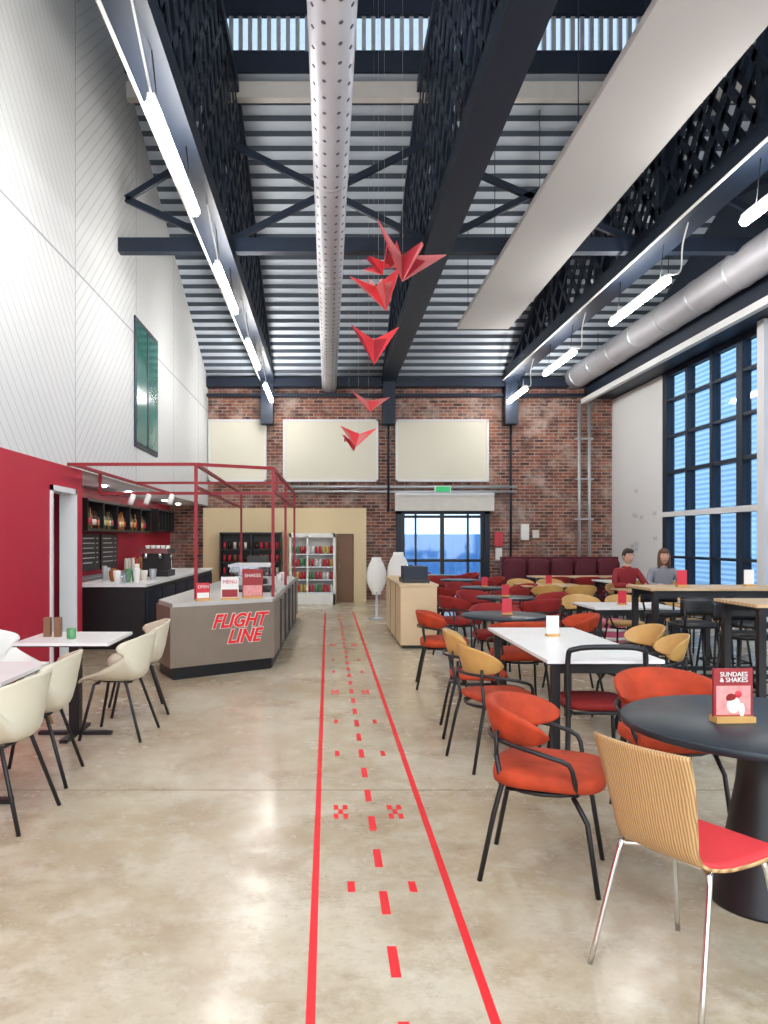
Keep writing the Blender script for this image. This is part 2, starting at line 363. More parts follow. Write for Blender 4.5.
# folded paper birds: two broad wings folded about a keel, neck and tail
def bird(X,y,z,s,rot,mA,mB_,pitch=0,flat=1.0,neck=True):
    m=MB()
    V=[(0,-.12,-.46*flat),(-.5,-.02,.38*flat),(.5,-.06,.36*flat),(0,.14,.12*flat),(-.27,.02,.13*flat),(.27,-.02,.12*flat),(0,.42,.02),(-.06,.3,.34),(.02,-.32,.12),(.0,-.44,.02)]
    Mx=Matrix.Rotation(pitch,3,'Y')
    def tri(a,b_,c_,mt):
        P=[Mx@(Vector(V[i])*s) for i in (a,b_,c_)]; nn=(P[1]-P[0]).cross(P[2]-P[0]).normalized()*.004
        m.add([p+nn for p in P]+[p-nn for p in P],[(0,1,2),(5,4,3),(0,3,4,1),(1,4,5,2),(2,5,3,0)],mt)
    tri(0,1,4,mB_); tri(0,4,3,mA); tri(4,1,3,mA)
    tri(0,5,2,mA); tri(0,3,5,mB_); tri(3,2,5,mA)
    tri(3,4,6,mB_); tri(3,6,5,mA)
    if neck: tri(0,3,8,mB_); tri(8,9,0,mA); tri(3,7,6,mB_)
    m.tube([(0,.05,.05),(0,.05,(zr(y)-z)-.05)],.0015,'galv',4)
    m.obj('origami_bird',(X,y,z),rot)
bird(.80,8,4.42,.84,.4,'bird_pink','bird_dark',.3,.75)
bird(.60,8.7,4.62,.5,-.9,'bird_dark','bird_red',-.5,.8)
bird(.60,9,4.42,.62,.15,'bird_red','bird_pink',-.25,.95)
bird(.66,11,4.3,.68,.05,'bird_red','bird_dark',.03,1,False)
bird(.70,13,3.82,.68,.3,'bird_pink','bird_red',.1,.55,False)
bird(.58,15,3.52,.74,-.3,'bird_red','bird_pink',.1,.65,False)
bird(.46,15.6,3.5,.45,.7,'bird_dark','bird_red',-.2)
# ---------------------------------------------------------------- back wall fittings
for x0,x1 in ((-2.98,-1.53),(-1.12,1.25),(1.68,4.0)):
    m=MB(); m.box(x0,x1,19.16,19.24,2.95,4.5,'blind')
    for a,b_ in ((x0,x0+.05),(x1-.05,x1)): m.box(a,b_,19.13,19.17,2.95,4.5,'white_paint')
    m.box(x0,x1,19.13,19.17,2.95,3.0,'white_paint'); m.box(x0,x1,19.13,19.17,4.45,4.5,'white_paint'); m.obj('window_blind')
m=MB()
for z in (2.82,2.7): m.tube([(-1.1,19.15,z),(4.7,19.15,z)],.035,'galv',8)
m.tube([(4.55,19.15,0),(4.55,19.15,4.9)],.03,'steel_dark',8); m.tube([(1.5,19.1,2.2),(1.5,19.1,5)],.03,'steel_dark',8)
m.obj('wall_pipes')
m=MB()
for X in (6.25,6.5): m.tube([(X,19.15,0),(X,19.15,4.9)],.04,'galv',8)
for z in (1,2,3,4): m.box(6.15,6.6,19.12,19.24,z,z+.04,'galv')
m.obj('wall_pipes')
m=MB(); m.box(1.66,4.1,18.98,19.22,2.22,2.6,'grey_wall'); m.box(1.66,4.1,18.95,19.22,2.6,2.66,'white_paint'); m.obj('door_shutter_box')
m=MB(); m.box(2.65,3.0,18.9,18.94,2.69,2.81,'green_sign'); m.box(2.62,3.03,18.94,18.97,2.67,2.83,'white_plastic'); o=m.obj('exit_sign')
m=MB()
for x in (dx0,(dx0+dx1)/2-.05,dx1-.08): m.box(x,x+.1 if x<dx1-.1 else dx1,YB+.02,YB+.12,0,dz,'black')
for z in (0,.95,dz-.1): m.box(dx0,dx1,YB+.03,YB+.11,z,z+.07,'black')
for x in (dx0+.35,dx1-.42): m.box(x,x+.05,YB+.03,YB+.11,0,dz,'black')
m.box(dx0,dx1,YB+.06,YB+.07,0,dz,'glass'); m.obj('door_1')
m=MB(); m.box(dx0-.12,dx0,19.15,YB,0,dz+.08,'steel_dark'); m.box(dx1,dx1+.12,19.15,YB,0,dz+.08,'steel_dark'); m.box(dx0-.12,dx1+.12,19.15,YB,dz,dz+.08,'steel_dark'); m.obj('trim_1')
m=MB(); m.box(4.15,4.35,19.17,19.24,1.35,1.7,'can_red'); m.box(4.17,4.33,19.15,19.18,1.0,1.3,'paper'); m.obj('notice_sign')
m=MB(); m.box(4.8,5.0,19.15,19.24,1.5,1.9,'white_plastic'); m.box(5.1,5.25,19.15,19.24,1.55,1.75,'grey_wall'); m.obj('electrical_box')
# partition kiosk
m=MB(); m.box(-3.0,.2,18.5,18.62,0,2.27,'beige_wall'); m.box(.62,.92,18.5,18.62,0,2.27,'beige_wall'); m.box(.2,.62,18.5,18.62,1.65,2.27,'beige_wall'); m.obj('wall_partition')
m=MB(); m.box(.21,.61,18.54,18.6,0,1.64,'wood_dark'); m.tube([(.28,18.53,.8),(.28,18.53,.95)],.012,'chrome',8); m.obj('door_3')
m=MB(); x0,x1=-2.55,-1.1
m.box(x0,x1,18.1,18.49,0,.1,'black'); m.box(x0,x1,18.45,18.49,0,1.68,'black')
for x in (x0,x1-.04,(x0+x1)/2): m.box(x,x+.04,18.1,18.49,0,1.68,'black')
for z in (.35,.65,.95,1.25,1.64): 
    m.box(x0,x1,18.1,18.49,z,z+.04,'black')
    if z<1.6:
        for k in range(11): m.tube([(x0+.1+k*.125,18.2,z+.04),(x0+.1+k*.125,18.2,z+.2)],.035,random.choice(['can_red','label','bottle_amber','bottle_dark','can_red']),8)
m.obj('drinks_shelf')
m=MB(); x0,x1=-.9,.17
m.box(x0,x1,18.4,18.49,0,1.66,'white_plastic'); m.box(x0,x0+.05,17.9,18.45,0,1.66,'white_plastic'); m.box(x1-.05,x1,17.9,18.45,0,1.66,'white_plastic'); m.box(x0,x1,17.9,18.45,0,.25,'white_plastic'); m.box(x0,x1,17.9,18.45,1.56,1.66,'white_plastic'); m.box(x0+.4,x0+.44,17.9,18.4,.25,1.6,'white_plastic')
for i,z in enumerate((.25,.55,.85,1.15)):
    m.box(x0,x1,18.0,18.45,z,z+.03,'galv')
    for k in range(11): m.tube([(x0+.1+k*.088,18.1,z+.03),(x0+.1+k*.088,18.1,z+.2)],.034,['can_red','can_yellow','can_red','can_green','can_red','white_plastic'][(k//2+i)%6],8)
m.obj('drinks_fridge')
m=MB(); m.box(3.95,6.6,17.5,17.7,0,1.12,'maroon'); m.box(3.95,6.6,17.0,17.5,.1,.45,'maroon'); m.box(4,6.55,17.05,17.45,0,.1,'black')
for k in range(5): m.se((4.22+k*.53,17.42,.78),(.25,.1,.3),'maroon',.4,.4,16,8)
m.obj('booth_seat')
# ---------------------------------------------------------------- bar
m=MB(); bx0,bx1=-3.45,-2.5
m.prism([(bx0,10.5),(bx1,10.5),(bx1,16.5),(bx0,16.5)],.08,.86,'black'); m.box(bx0+.05,bx1-.05,10.56,16.4,0,.08,'black')
m.box(bx0-.02,bx1+.03,10.46,16.53,.86,.9,'white_top')
for k in range(6): m.box(bx1,bx1+.015,10.6+k,11.5+k,.15,.8,'steel_dark')
m.obj('bar_counter')
m=MB()
for k in range(14):
    x=-3.35+random.random()*.7; y=10.6+k*.11; r=.035+.03*random.random(); h=.1+.16*random.random()
    m.lathe([(r*.6,0),(r*.7,.005),(r,h*.6),(r*1.05,h),(r*.95,h),(r*.6,.02)],(x,y,.9),random.choice(['white_plastic','galv','glass_clear','label','bottle_amber','can_green']),12)
m.obj('bar_glassware')
m=MB(); m.box(-3.1,-2.62,12.6,13.2,.9,1.0,'black'); m.box(-3.05,-2.67,12.65,13.15,1.0,1.32,'black'); m.box(-3.1,-2.62,12.58,13.2,1.28,1.36,'chrome')
for x in (-2.98,-2.75): m.tube([(x,12.6,1.28),(x,12.6,1.2)],.035,'chrome',10); m.tube([(x,12.6,1.2),(x,12.42,1.18)],.012,'black',6)
m.tube([(-2.6,12.7,1.25),(-2.57,12.65,1.1),(-2.57,12.63,1.02)],.008,'chrome',6)
for k in range(5): m.lathe([(.03,0),(.04,.05),(.036,.05)],(-3.02+k*.085,12.9,1.36),'white_plastic',10)
m.obj('coffee_machine')
def bottles(name,y0,y1,z,X):
    m=MB(); m.box(X-.13,X+.15,y0,y1,z-.04,z,'black'); m.box(X-.13,X+.15,y0,y1,z+.42,z+.46,'black')
    n=5
    for i in range(n+1):
        y=y0+(y1-y0-.03)*i/n; m.box(X-.13,X+.15,y,y+.03,z,z+.42,'black')
    y=y0+.12
    while y<y1-.1:
        r=.036; h=.28+.06*random.random()
        m.lathe([(r*.9,0),(r,.01),(r,h*.6),(r*.35,h*.75),(r*.35,h),(r*.3,h)],(X+.05,y,z),random.choice(['bottle_green','bottle_dark','bottle_amber','bottle_dark','bottle_amber']),10)
        m.lathe([(r*1.02,h*.2),(r*1.03,h*.2),(r*1.03,h*.5),(r*1.02,h*.5)],(X+.05,y,z),random.choice(['label','can_red','can_yellow']),10); y+=.105
    m.obj(name)
bottles('bottle_shelf',11.7,15.9,1.68,-3.8); bottles('bottle_shelf',16.6,18.3,1.72,-3.8)
for y in (12.15,13.25):
    m=MB(); m.box(-3.945,-3.9,y,y+1.0,1.0,1.6,'black')
    for k in range(6):
        m.box(-3.9,-3.897,y+.1,y+.1+.45+.2*random.random(),1.52-k*.08,1.535-k*.08,'paper'); m.box(-3.9,-3.897,y+.82,y+.9,1.52-k*.08,1.535-k*.08,'paper')
    m.obj('menu_board')
m=MB(); m.box(-3.94,-3.6,11.5,16.5,0,.88,'wood_dark'); m.box(-3.94,-3.58,11.5,16.5,.88,.92,'galv')
for k in range(18): m.lathe([(.03,0),(.04,.01),(.035,.2),(.02,.24)],(-3.78+.1*(k%2),14.4+k*.11,.92),random.choice(['bottle_amber','label','bottle_dark','can_red','galv']),10)
m.obj('back_bar_cabinet')
P=[(-1.68,8.2),(-.63,8.98),(-.57,14.5),(-1.75,14.5),(-1.95,8.75)]
def inset(P,d):
    cx=sum(p[0] for p in P)/len(P); cy=sum(p[1] for p in P)/len(P)
    return [(p[0]+math.copysign(d,cx-p[0]) if abs(cx-p[0])>d else p[0], p[1]+math.copysign(d,cy-p[1])) for p in P]
m=MB(); m.prism(inset(P,.03),0,.13,'black'); m.prism(P,.13,.78,'counter_metal'); m.prism(inset(P,-.02),.78,.82,'counter_grey')
for k in range(5): m.box(-.6,-.575+.002*k,9.6+k,9.62+k,.14,.77,'black')
isl=m.obj('service_counter')
a=math.atan2(.78,1.05); fx,fy=-1.68+.64*1.05,8.2+.64*.78
text('lettering_outline','FLIGHT\n  LINE',(fx+math.sin(a)*.006,fy-math.cos(a)*.006,.50),(math.pi/2,0,a),.21,'label',isl,shear=.35,bold=.013)
text('lettering','FLIGHT\n  LINE',(fx+math.sin(a)*.011,fy-math.cos(a)*.011,.50),(math.pi/2,0,a),.21,'red_tape',isl,shear=.35,bold=.006)
m=MB(); r=.036
def rb(p,q): m.beam(p,q,r,r,'red_paint')
zt=2.36; za=2.1
for x,y in ((-1.5,8.75),(-.66,9.25),(-.62,14.2),(-1.6,14.2),(-.64,11.6)): rb((x,y,.82),(x,y,zt))
rb((-2.96,8.75,zt),(-1.5,8.75,zt)); rb((-1.5,8.75,zt),(-.66,9.25,zt)); rb((-.66,9.25,zt),(-.62,14.2,zt)); rb((-.62,14.2,zt),(-2.96,14.2,zt)); 
rb((-2.93,9.9,za),(-.65,9.9,za)); rb((-1.5,8.75,za),(-1.6,14.2,za)); rb((-.66,9.25,za),(-.62,14.2,za)); rb((-2.93,11.6,zt),(-.64,11.6,zt)); rb((-2.9,8.75,zt),(-2.9,14.2,zt)); rb((-1.5,8.75,zt),(-1.6,14.2,zt)); rb((-2.93,9.9,za),(-2.93,9.9,zt)); rb((-.66,9.9,za),(-.66,9.9,zt))
for x,y in ((-2.3,9.9),(-2.0,9.9),(-2.5,9.9)): m.tube([(x,y,za-.02),(x-.03,y-.05,za-.14)],.035,'white_plastic',10)
m.obj('red_steel_canopy')
def sign(name,x,y,z,w,h,rot,mat,body,mb='poster_red',sz=.05,hb=.45,ty=.78):
    m=MB(); m.box(-w/2,w/2,-.03,.03,0,.025,'beech'); m.box(-w/2,w/2,-.006,.006,.02,h,mat); m.box(-w/2+.01,w/2-.01,-.008,-.006,.03,h*hb,mb)
    if hb>.5:
        for cx,cz,rx,rz,mm_ in ((0,.07,.03,.035,'label'),(-.01,.10,.022,.018,'velvet_dark'),(.02,.115,.015,.015,'can_red'),(.035,.05,.012,.03,'paper')): m.se((cx,-.009,cz),(rx,.002,rz),mm_,1,1,16,6)
    o=m.obj(name,(x,y,z),rot); text('card_text',body,(0,-.010,h*ty),(math.pi/2,0,0),sz,'paper' if mat!='paper' else 'can_red',o); return o
sign('menu_sign',-1.12,8.78,.82,.2,.26,.3,'paper','MENU',sz=.06)
sign('menu_sign',-.88,8.98,.82,.24,.34,.3,'poster_red','SHAKES','photo_pink',.055)
sign('menu_sign',-1.4,8.62,.82,.16,.2,.5,'can_red','OPEN','paper',.05)
m=MB(); m.box(-1.3,-.75,10,10.9,.82,.86,'black'); m.box(-1.28,-.77,10.02,10.88,.86,1.15,'glass_clear'); m.box(-1.3,-.75,10,10.9,1.15,1.18,'galv')
for k in range(4): m.lathe([(.08,0),(.09,.01),(.085,.07),(.05,.09),(.01,.1)],(-1.02,10.14+k*.2,.86),random.choice(['beech','velvet','label']),16)
m.obj('cake_display')
m=MB(); m.box(-1.25,-.95,11.9,12.2,.82,.9,'black'); m.beam((-1.1,12.05,.9),(-1.1,12.1,1.05),.05,.05,'black'); m.beam((-1.1,12.0,1.0),(-1.1,12.12,1.25),.34,.02,'black',up=(0,1,0)); m.obj('till_screen')
m=MB(); 
for k in range(5): m.lathe([(.03,0),(.035,.01),(.045,.12),(.04,.12)],(-.8,12.6+k*.22,.82),random.choice(['white_plastic','paper','can_red']),12)
m.obj('paper_cups')
m=MB(); m.box(1.0,1.5,10.6,13.2,.05,.86,'ply'); m.box(1.04,1.46,10.65,13.1,0,.05,'black'); m.box(.98,1.52,10.58,13.22,.86,.89,'ply')
for y in (11.4,12.3): m.box(.995,1.0,y,y+.01,.06,.85,'black')
m.obj('plywood_counter')
m=MB(); m.box(1.06,1.44,10.9,11.5,.89,.95,'black'); m.box(1.08,1.42,10.95,11.4,.95,1.12,'steel_dark'); m.lathe([(.06,0),(.07,.02),(.065,.16),(.03,.2),(.035,.22)],(1.2,11.8,.89),'chrome',16); m.lathe([(.06,0),(.07,.02),(.065,.16),(.03,.2),(.035,.22)],(1.3,12.15,.89),'bottle_dark',16); m.obj('tea_station')
def egg(x,y,z,s):
    m=MB(); m.lathe([(.13*s,0),(.13*s,.02),(.02*s,.03),(.02*s,.45*s)],(0,0,0),'galv',20)
    m.sheet(lambda u,v:(.16*s*u*math.sin(math.pi*min(.93,max(.06,v)))**.6,0.04*u*u,.4*s+.62*s*v),10,12,.02,'white_plastic'); m.obj('display_paddle',(x,y,z),0)
egg(.92,14.6,0,1.15); egg(1.3,14.2,0,1.25)
# ---------------------------------------------------------------- floor tape
m=MB()
def tp(x0,x1,y0,y1): m.box(x0,x1,y0,y1,0,.002,'red_tape')
tp(-.07,-.04,-1,16); tp(.505,.537,-1,16)
y=2.64-.445*6
while y<15.8: tp(.217,.252,y,y+.2); y+=.445
tp(.085,.117,3.28,3.38); tp(.35,.382,3.28,3.38)
for y in (4.25,7.6,11): 
    for x in (.07,.37):
        for i,j in ((0,0),(1,1),(-1,1),(1,-1),(-1,-1)): tp(x+i*.026-.013,x+i*.026+.013,y+j*.07-.035,y+j*.07+.035)
for y in (5.35,6.3,8.7,9.6): tp(.05,.08,y,y+.12); tp(.37,.40,y,y+.12)
m.obj('floor_tape_markings')
# ---------------------------------------------------------------- furniture meshes
def lerp4(tab,v):
    n=len(tab)-1; x=min(n-1e-6,max(0,v*n)); i=int(x); t=x-i; g=lambda k:tab[max(0,min(n,k))]; a,b_,c,d=g(i-1),g(i),g(i+1),g(i+2)
    return [.5*(2*b_[k]+(c[k]-a[k])*t+(2*a[k]-5*b_[k]+4*c[k]-d[k])*t*t+(3*b_[k]-a[k]-3*c[k]+d[k])*t**3) for k in range(len(tab[0]))]
def cream(mat='cream_plastic',leg='black'):
    m=MB() # y,z,halfwidth,lift,wrap
    tab=[(.24,.43,.20,.0,0),(.2,.45,.23,.02,0),(.08,.435,.245,.08,0),(-.08,.43,.25,.17,0),(-.19,.46,.26,.20,.05),(-.235,.56,.265,.12,.16),(-.26,.68,.25,.05,.16),(-.285,.80,.18,-.03,.08)]
    def f(u,v):
        q=lerp4(tab,v); return (q[2]*u,q[0]+q[4]*abs(u)**2.2,q[1]+q[3]*abs(u)**3)
    m.sheet(f,18,30,.01,mat)
    for s in (-1,1):
        m.tube([(s*.13,.1,.42),(s*.16,.13,.41),(s*.22,.22,.0)],.012,leg,8); m.tube([(s*.13,-.1,.42),(s*.16,-.12,.41),(s*.23,-.25,.0)],.012,leg,8)
    m.tube([(-.15,.12,.418),(.15,.12,.418)],.009,leg,6); m.tube([(-.15,-.11,.418),(.15,-.11,.418)],.009,leg,6); m.tube([(0,.12,.418),(0,-.11,.418)],.02,leg,6)
    return m.mesh('dining_chair')
def cafe(name,padm,seatm,pad=True,hw=.1,th=.026,zc=.69,amax=1.65,seat_r=.245):
    m=MB()
    m.se((0,.02,.46),(seat_r,seat_r*1.0,.048 if th>.02 else .025),seatm,.5,.55,36,12)
    m.tube([(.2*math.cos(2*math.pi*k/16),.2*math.sin(2*math.pi*k/16),.405) for k in range(16)],.011,'black',6,closed=True)
    for s in (-1,1):
        m.tube([(s*.17,.13,.40),(s*.195,.19,.3),(s*.215,.235,0)],.0115,'black',8)
        m.tube([(s*.22,-.26,0),(s*.2,-.2,.3),(s*.185,-.17,.42),(s*.2,-.19,.56)],.0115,'black',8)
        m.tube([(s*.15,.14,.405),(s*.17,-.15,.405)],.01,'black',6)
    R=.28; pts=[]
    for i in range(17):
        a=-1.9+3.8*i/16; q=abs(a)/1.9; pts.append((R*math.sin(a),-R*math.cos(a)+.03,.62-.06*q**4))
    pts=[(-.215,.15,.42),(-.25,.14,.5)]+pts+[(.25,.14,.5),(.215,.15,.42)]
    m.tube(pts,.0105,'black',8,sub=2)
    if pad:
        rings=[]
        for i in range(33):
            a=-amax+2*amax*i/32; q=abs(a)/amax; e=(1-q**6)**.5 if q<1 else 0
            h=hw*max(.12,(1-.4*q*q)*max(e,.1)); t_=th*max(.25,e); zz=zc-.03*q*q; ring=[]
            for k in range(14):
                p=2*math.pi*k/14; cc=math.copysign(abs(math.cos(p))**.6,math.cos(p)); ss=math.copysign(abs(math.sin(p))**.6,math.sin(p))
                rr=.25+t_*cc+.024*ss; ring.append((rr*math.sin(a),-rr*math.cos(a)+.02,zz+h*ss))
            rings.append(ring)
        m.loft(rings,padm)
        for s in (-1,1): m.tube([(s*.2,-.19,.55),(s*.19,-.19,.66)],.01,'black',6)
    return m.mesh(name)
ME={}
ME['cream']=cream(); ME['white']=cream('white_plastic','beech')
ME['velvet']=cafe('armchair','velvet','velvet',hw=.09,zc=.69); ME['dark']=cafe('armchair','velvet_dark','velvet_dark')
ME['wood']=cafe('bentwood_chair','beech','velvet',hw=.095,th=.008,zc=.71,amax=1.25,seat_r=.22)
ME['woodb']=cafe('bentwood_chair','beech','beech',hw=.095,th=.008,zc=.71,amax=1.25,seat_r=.22)
m=MB()
m.se((0,.01,.455),(.225,.22,.035),'velvet_dark',.55,.6,28,10)
for s in (-1,1):
    m.tube([(s*.19,.18,.42),(s*.23,.24,0)],.014,'black',8); m.tube([(s*.18,.18,.42),(s*.19,-.18,.42)],.012,'black',6)
m.tube([(-.25,-.26,0),(-.235,-.24,.4),(-.24,-.25,.76),(-.2,-.27,.83),(0,-.29,.845),(.2,-.27,.83),(.24,-.25,.76),(.235,-.24,.4),(.25,-.26,0)],.017,'black',10,sub=5)
m.tube([(-.19,-.2,.42),(.19,-.2,.42)],.012,'black',6)
for s in(-1,1): m.tube([(s*.18,-.18,.42),(s*.235,-.24,.42)],.01,'black',6)
ME['blackchair']=m.mesh('metal_frame_chair')
m=MB()
tab=[(-.285,.83,.185,.03),(-.26,.74,.18,.035),(-.235,.64,.17,.035),(-.21,.55,.16,.03),(-.185,.49,.155,.02),(-.14,.455,.165,.008),(-.05,.445,.19,0),(.1,.45,.205,0),(.19,.455,.205,0),(.23,.44,.195,0)]
def pf(u,v,off=0):
    q=lerp4(tab,v); return (q[2]*u,q[0]+q[3]*u*u,q[1]+off)
m.sheet(lambda u,v:pf(-u,v),12,36,.011,'zebra')
m.sheet(lambda u,v:pf(-u*.97,.53+.46*v,.013),12,16,.018,'seat_red')
for s in (-1,1):
    m.tube([(s*.12,-.1,.43),(s*.16,-.13,.425),(s*.175,-.15,.40),(s*.215,-.25,0)],.0095,'chrome',10,sub=4)
    m.tube([(s*.12,.1,.43),(s*.16,.13,.425),(s*.175,.15,.40),(s*.215,.23,0)],.0095,'chrome',10,sub=4)
m.tube([(-.14,-.1,.43),(.14,-.1,.43)],.009,'chrome',8); m.tube([(-.14,.1,.43),(.14,.1,.43)],.009,'chrome',8)
ME['plychair']=m.mesh('plywood_chair')
m=MB(); m.se((0,0,.74),(.19,.18,.03),'black',.5,.6,24,8)
for sx in (-1,1):
    m.tube([(sx*.14,.13,.72),(sx*.21,.2,0)],.012,'black',8); m.tube([(sx*.14,-.13,.72),(sx*.21,-.2,0)],.012,'black',8)
    m.tube([(sx*.15,-.15,.72),(sx*.165,-.19,.9)],.011,'black',8)
m.tube([(-.19,.18,.25),(.19,.18,.25),(.19,-.18,.25),(-.19,-.18,.25)],.01,'black',6,closed=True)
m.sheet(lambda u,v:(.19*u,-.2+.05*u*u,.84+.16*v),10,4,.015,'black'); ME['stool']=m.mesh('bar_stool')
def chair(k,x,y,fx,fy):
    return put({'cream':'dining_chair','white':'dining_chair','velvet':'armchair','dark':'armchair','wood':'bentwood_chair','woodb':'bentwood_chair','blackchair':'metal_frame_chair','plychair':'plywood_chair','stool':'bar_stool'}[k],ME[k],(x,y,0),face(fx,fy))
def roundtable(x,y,r,top='black_table',rb=.2):
    m=MB(); m.lathe([(r-.01,.715),(r,.72),(r,.745),(r-.006,.75),(.01,.75)],(0,0,0),top,64)
    m.lathe([(rb,0),(rb,.012),(rb*.98,.02),(rb*.72,.25),(rb*.5,.5),(rb*.42,.7),(rb*.6,.716)],(0,0,0),'black',40); m.obj('round_table',(x,y,0))
def slimround(x,y,r):
    m=MB(); m.lathe([(r-.01,.72),(r,.725),(r,.745),(r-.01,.75),(.01,.75)],(0,0,0),'black_table',40); m.lathe([(.2,0),(.2,.012),(.03,.03),(.03,.72)],(0,0,0),'black',24); m.obj('round_table',(x,y,0))
def recttable(name,x0,x1,y0,y1,z=.75,top='white_top',ped=False,edge='black'):
    m=MB(); cx,cy=(x0+x1)/2,(y0+y1)/2; hx,hy=(x1-x0)/2,(y1-y0)/2
    m.box(-hx,hx,-hy,hy,z-.022,z,top); m.box(-hx+.004,hx-.004,-hy+.004,hy-.004,z-.03,z-.022,edge)
    if ped:
        m.box(-.04,.04,-.04,.04,.02,z-.03,'black'); m.box(-.28,.28,-.03,.03,0,.025,'black'); m.box(-.03,.03,-.28,.28,0,.025,'black'); m.box(-.2,.2,-.2,.2,z-.045,z-.03,'black')
    else:
        for sx in (-1,1):
            for sy in (-1,1): m.box(*sorted((sx*(hx-.04),sx*(hx-.09))),*sorted((sy*(hy-.04),sy*(hy-.09))),0,z-.03,'black')
        for sy in (-1,1): m.box(-hx+.05,hx-.05,*sorted((sy*(hy-.05),sy*(hy-.08))),z-.09,z-.03,'black')
        if z>.9:
            for sy in (-1,1): m.box(-hx+.05,hx-.05,*sorted((sy*(hy-.05),sy*(hy-.08))),.2,.24,'black')
    m.obj(name,(cx,cy,0))
recttable('dining_table',-2.3,-1.6,5.6,6.3,ped=True); chair('cream',-1.62,5.95,-1,.08); chair('white',-2.5,6.1,1,-.1)
chair('cream',-1.68,6.75,-.9,-.3)
recttable('dining_table',-2.45,-1.72,4.05,4.75,ped=True); chair('cream',-1.79,4.15,-1,.1); chair('cream',-1.85,4.85,-1,-.1)
m=MB(); m.lathe([(.03,0),(.035,.01),(.035,.08),(.03,.08)],(-1.95,5.85,.75),'can_green',12); m.obj('drink_can')
m=MB()
for k in range(2): m.box(-2.2+k*.08,-2.15+k*.08,5.95,6.0,.75,.9,'wood_dark')
m.obj('condiment_bottles')
roundtable(1.8,3.19,.55)
chair('plychair',1.25,2.66,.87,.49)
chair('velvet',.99,3.5,.93,-.37); chair('velvet',1.83,4.12,0,-1)
sign('table_sign',1.67,3.18,.75,.165,.22,.05,'poster_red','SUNDAES\n& SHAKES','photo_pink',.027,.68,.84)
recttable('dining_table',1.37,2.1,4.8,6.6)
chair('blackchair',1.72,5.0,0,1)
chair('wood',1.13,5.2,1,.25); chair('wood',1.15,6.0,1,-.1); chair('wood',2.42,5.75,-1,.2); chair('wood',2.5,6.35,-1,-.1)
slimround(1.77,7.75,.43); chair('velvet',1.17,7.9,1,-.1); chair('dark',1.85,8.5,0,-1); chair('velvet',2.4,7.6,-1,.1); chair('velvet',1.75,7.05,0,1)
def cluster(x,y,r=.38,k='dark'):
    slimround(x,y,r)
    for a in (0.4,1.97,3.5,5.1): chair(k,x+.7*math.cos(a),y+.7*math.sin(a),-math.cos(a),-math.sin(a))
cluster(2.35,10.2); cluster(2.5,12.3); cluster(2.5,14.6); cluster(2.4,16.6)
recttable('dining_table',2.95,3.9,8.5,9.3); chair('woodb',3.2,9.65,0,-1); chair('woodb',3.75,9.65,0,-1)
recttable('dining_table',4.3,5.6,8.8,9.5); chair('woodb',4.6,9.9,0,-1); chair('woodb',5.2,9.9,0,-1)
recttable('dining_table',3.2,4.2,12.6,13.3,top='table_wood'); 
for x in (3.45,3.98): chair('woodb',x,12.2,0,1); chair('woodb',x,13.7,0,-1)
recttable('dining_table',4.4,5.9,11.3,12.0,top='table_wood')
for x in (4.65,5.25): chair('woodb',x,10.95,0,1)
recttable('dining_table',4.2,6.2,15.6,16.3,top='table_wood')
for x in (4.5,5.1,5.7): chair('dark',x,15.2,0,1)
recttable('dining_table',5.0,6.4,13.9,14.6)
for x in (5.3,5.9): chair('wood',x,13.5,0,1)
for x,y in ((3.5,10.7),(3.95,10.75)):
    m=MB(); m.se((0,0,.2),(.2,.2,.2),'pink',.35,1,28,10); m.lathe([(.203,.12),(.206,.12),(.206,.16),(.203,.16)],(0,0,0),'paper',28); m.lathe([(.203,.24),(.206,.24),(.206,.28),(.203,.28)],(0,0,0),'paper',28); m.obj('pouf',(x,y,0))
recttable('high_table',3.0,4.8,7.15,7.75,1.05,'table_wood'); recttable('high_table',2.98,4.5,5.35,5.95,1.05,'table_wood')
for x in (3.3,3.8,4.35): chair('stool',x,6.95,0,1)
for x in (3.5,4.1): chair('stool',x,7.98,0,-1)
for x in (3.35,3.95): chair('stool',x,5.15,0,1)
chair('stool',3.35,6.15,0,-1)
for (x,y,z,mm_) in ((3.4,7.4,1.05,'can_red'),(4.1,7.5,1.05,'paper'),(1.75,6.0,.75,'paper'),(1.8,7.75,.75,'can_red'),(3.4,8.9,.75,'can_red'),(2.35,10.2,.75,'can_red'),(5.0,9.1,.75,'can_red'),(3.7,12.9,.75,'can_red'),(2.5,12.3,.75,'can_red')):
    m=MB(); m.box(-.05,.05,-.03,.03,0.001,.02,'beech'); m.box(-.05,.05,-.004,.004,.02,.16,mm_); m.obj('menu_card_holder',(x,y,z),.1)
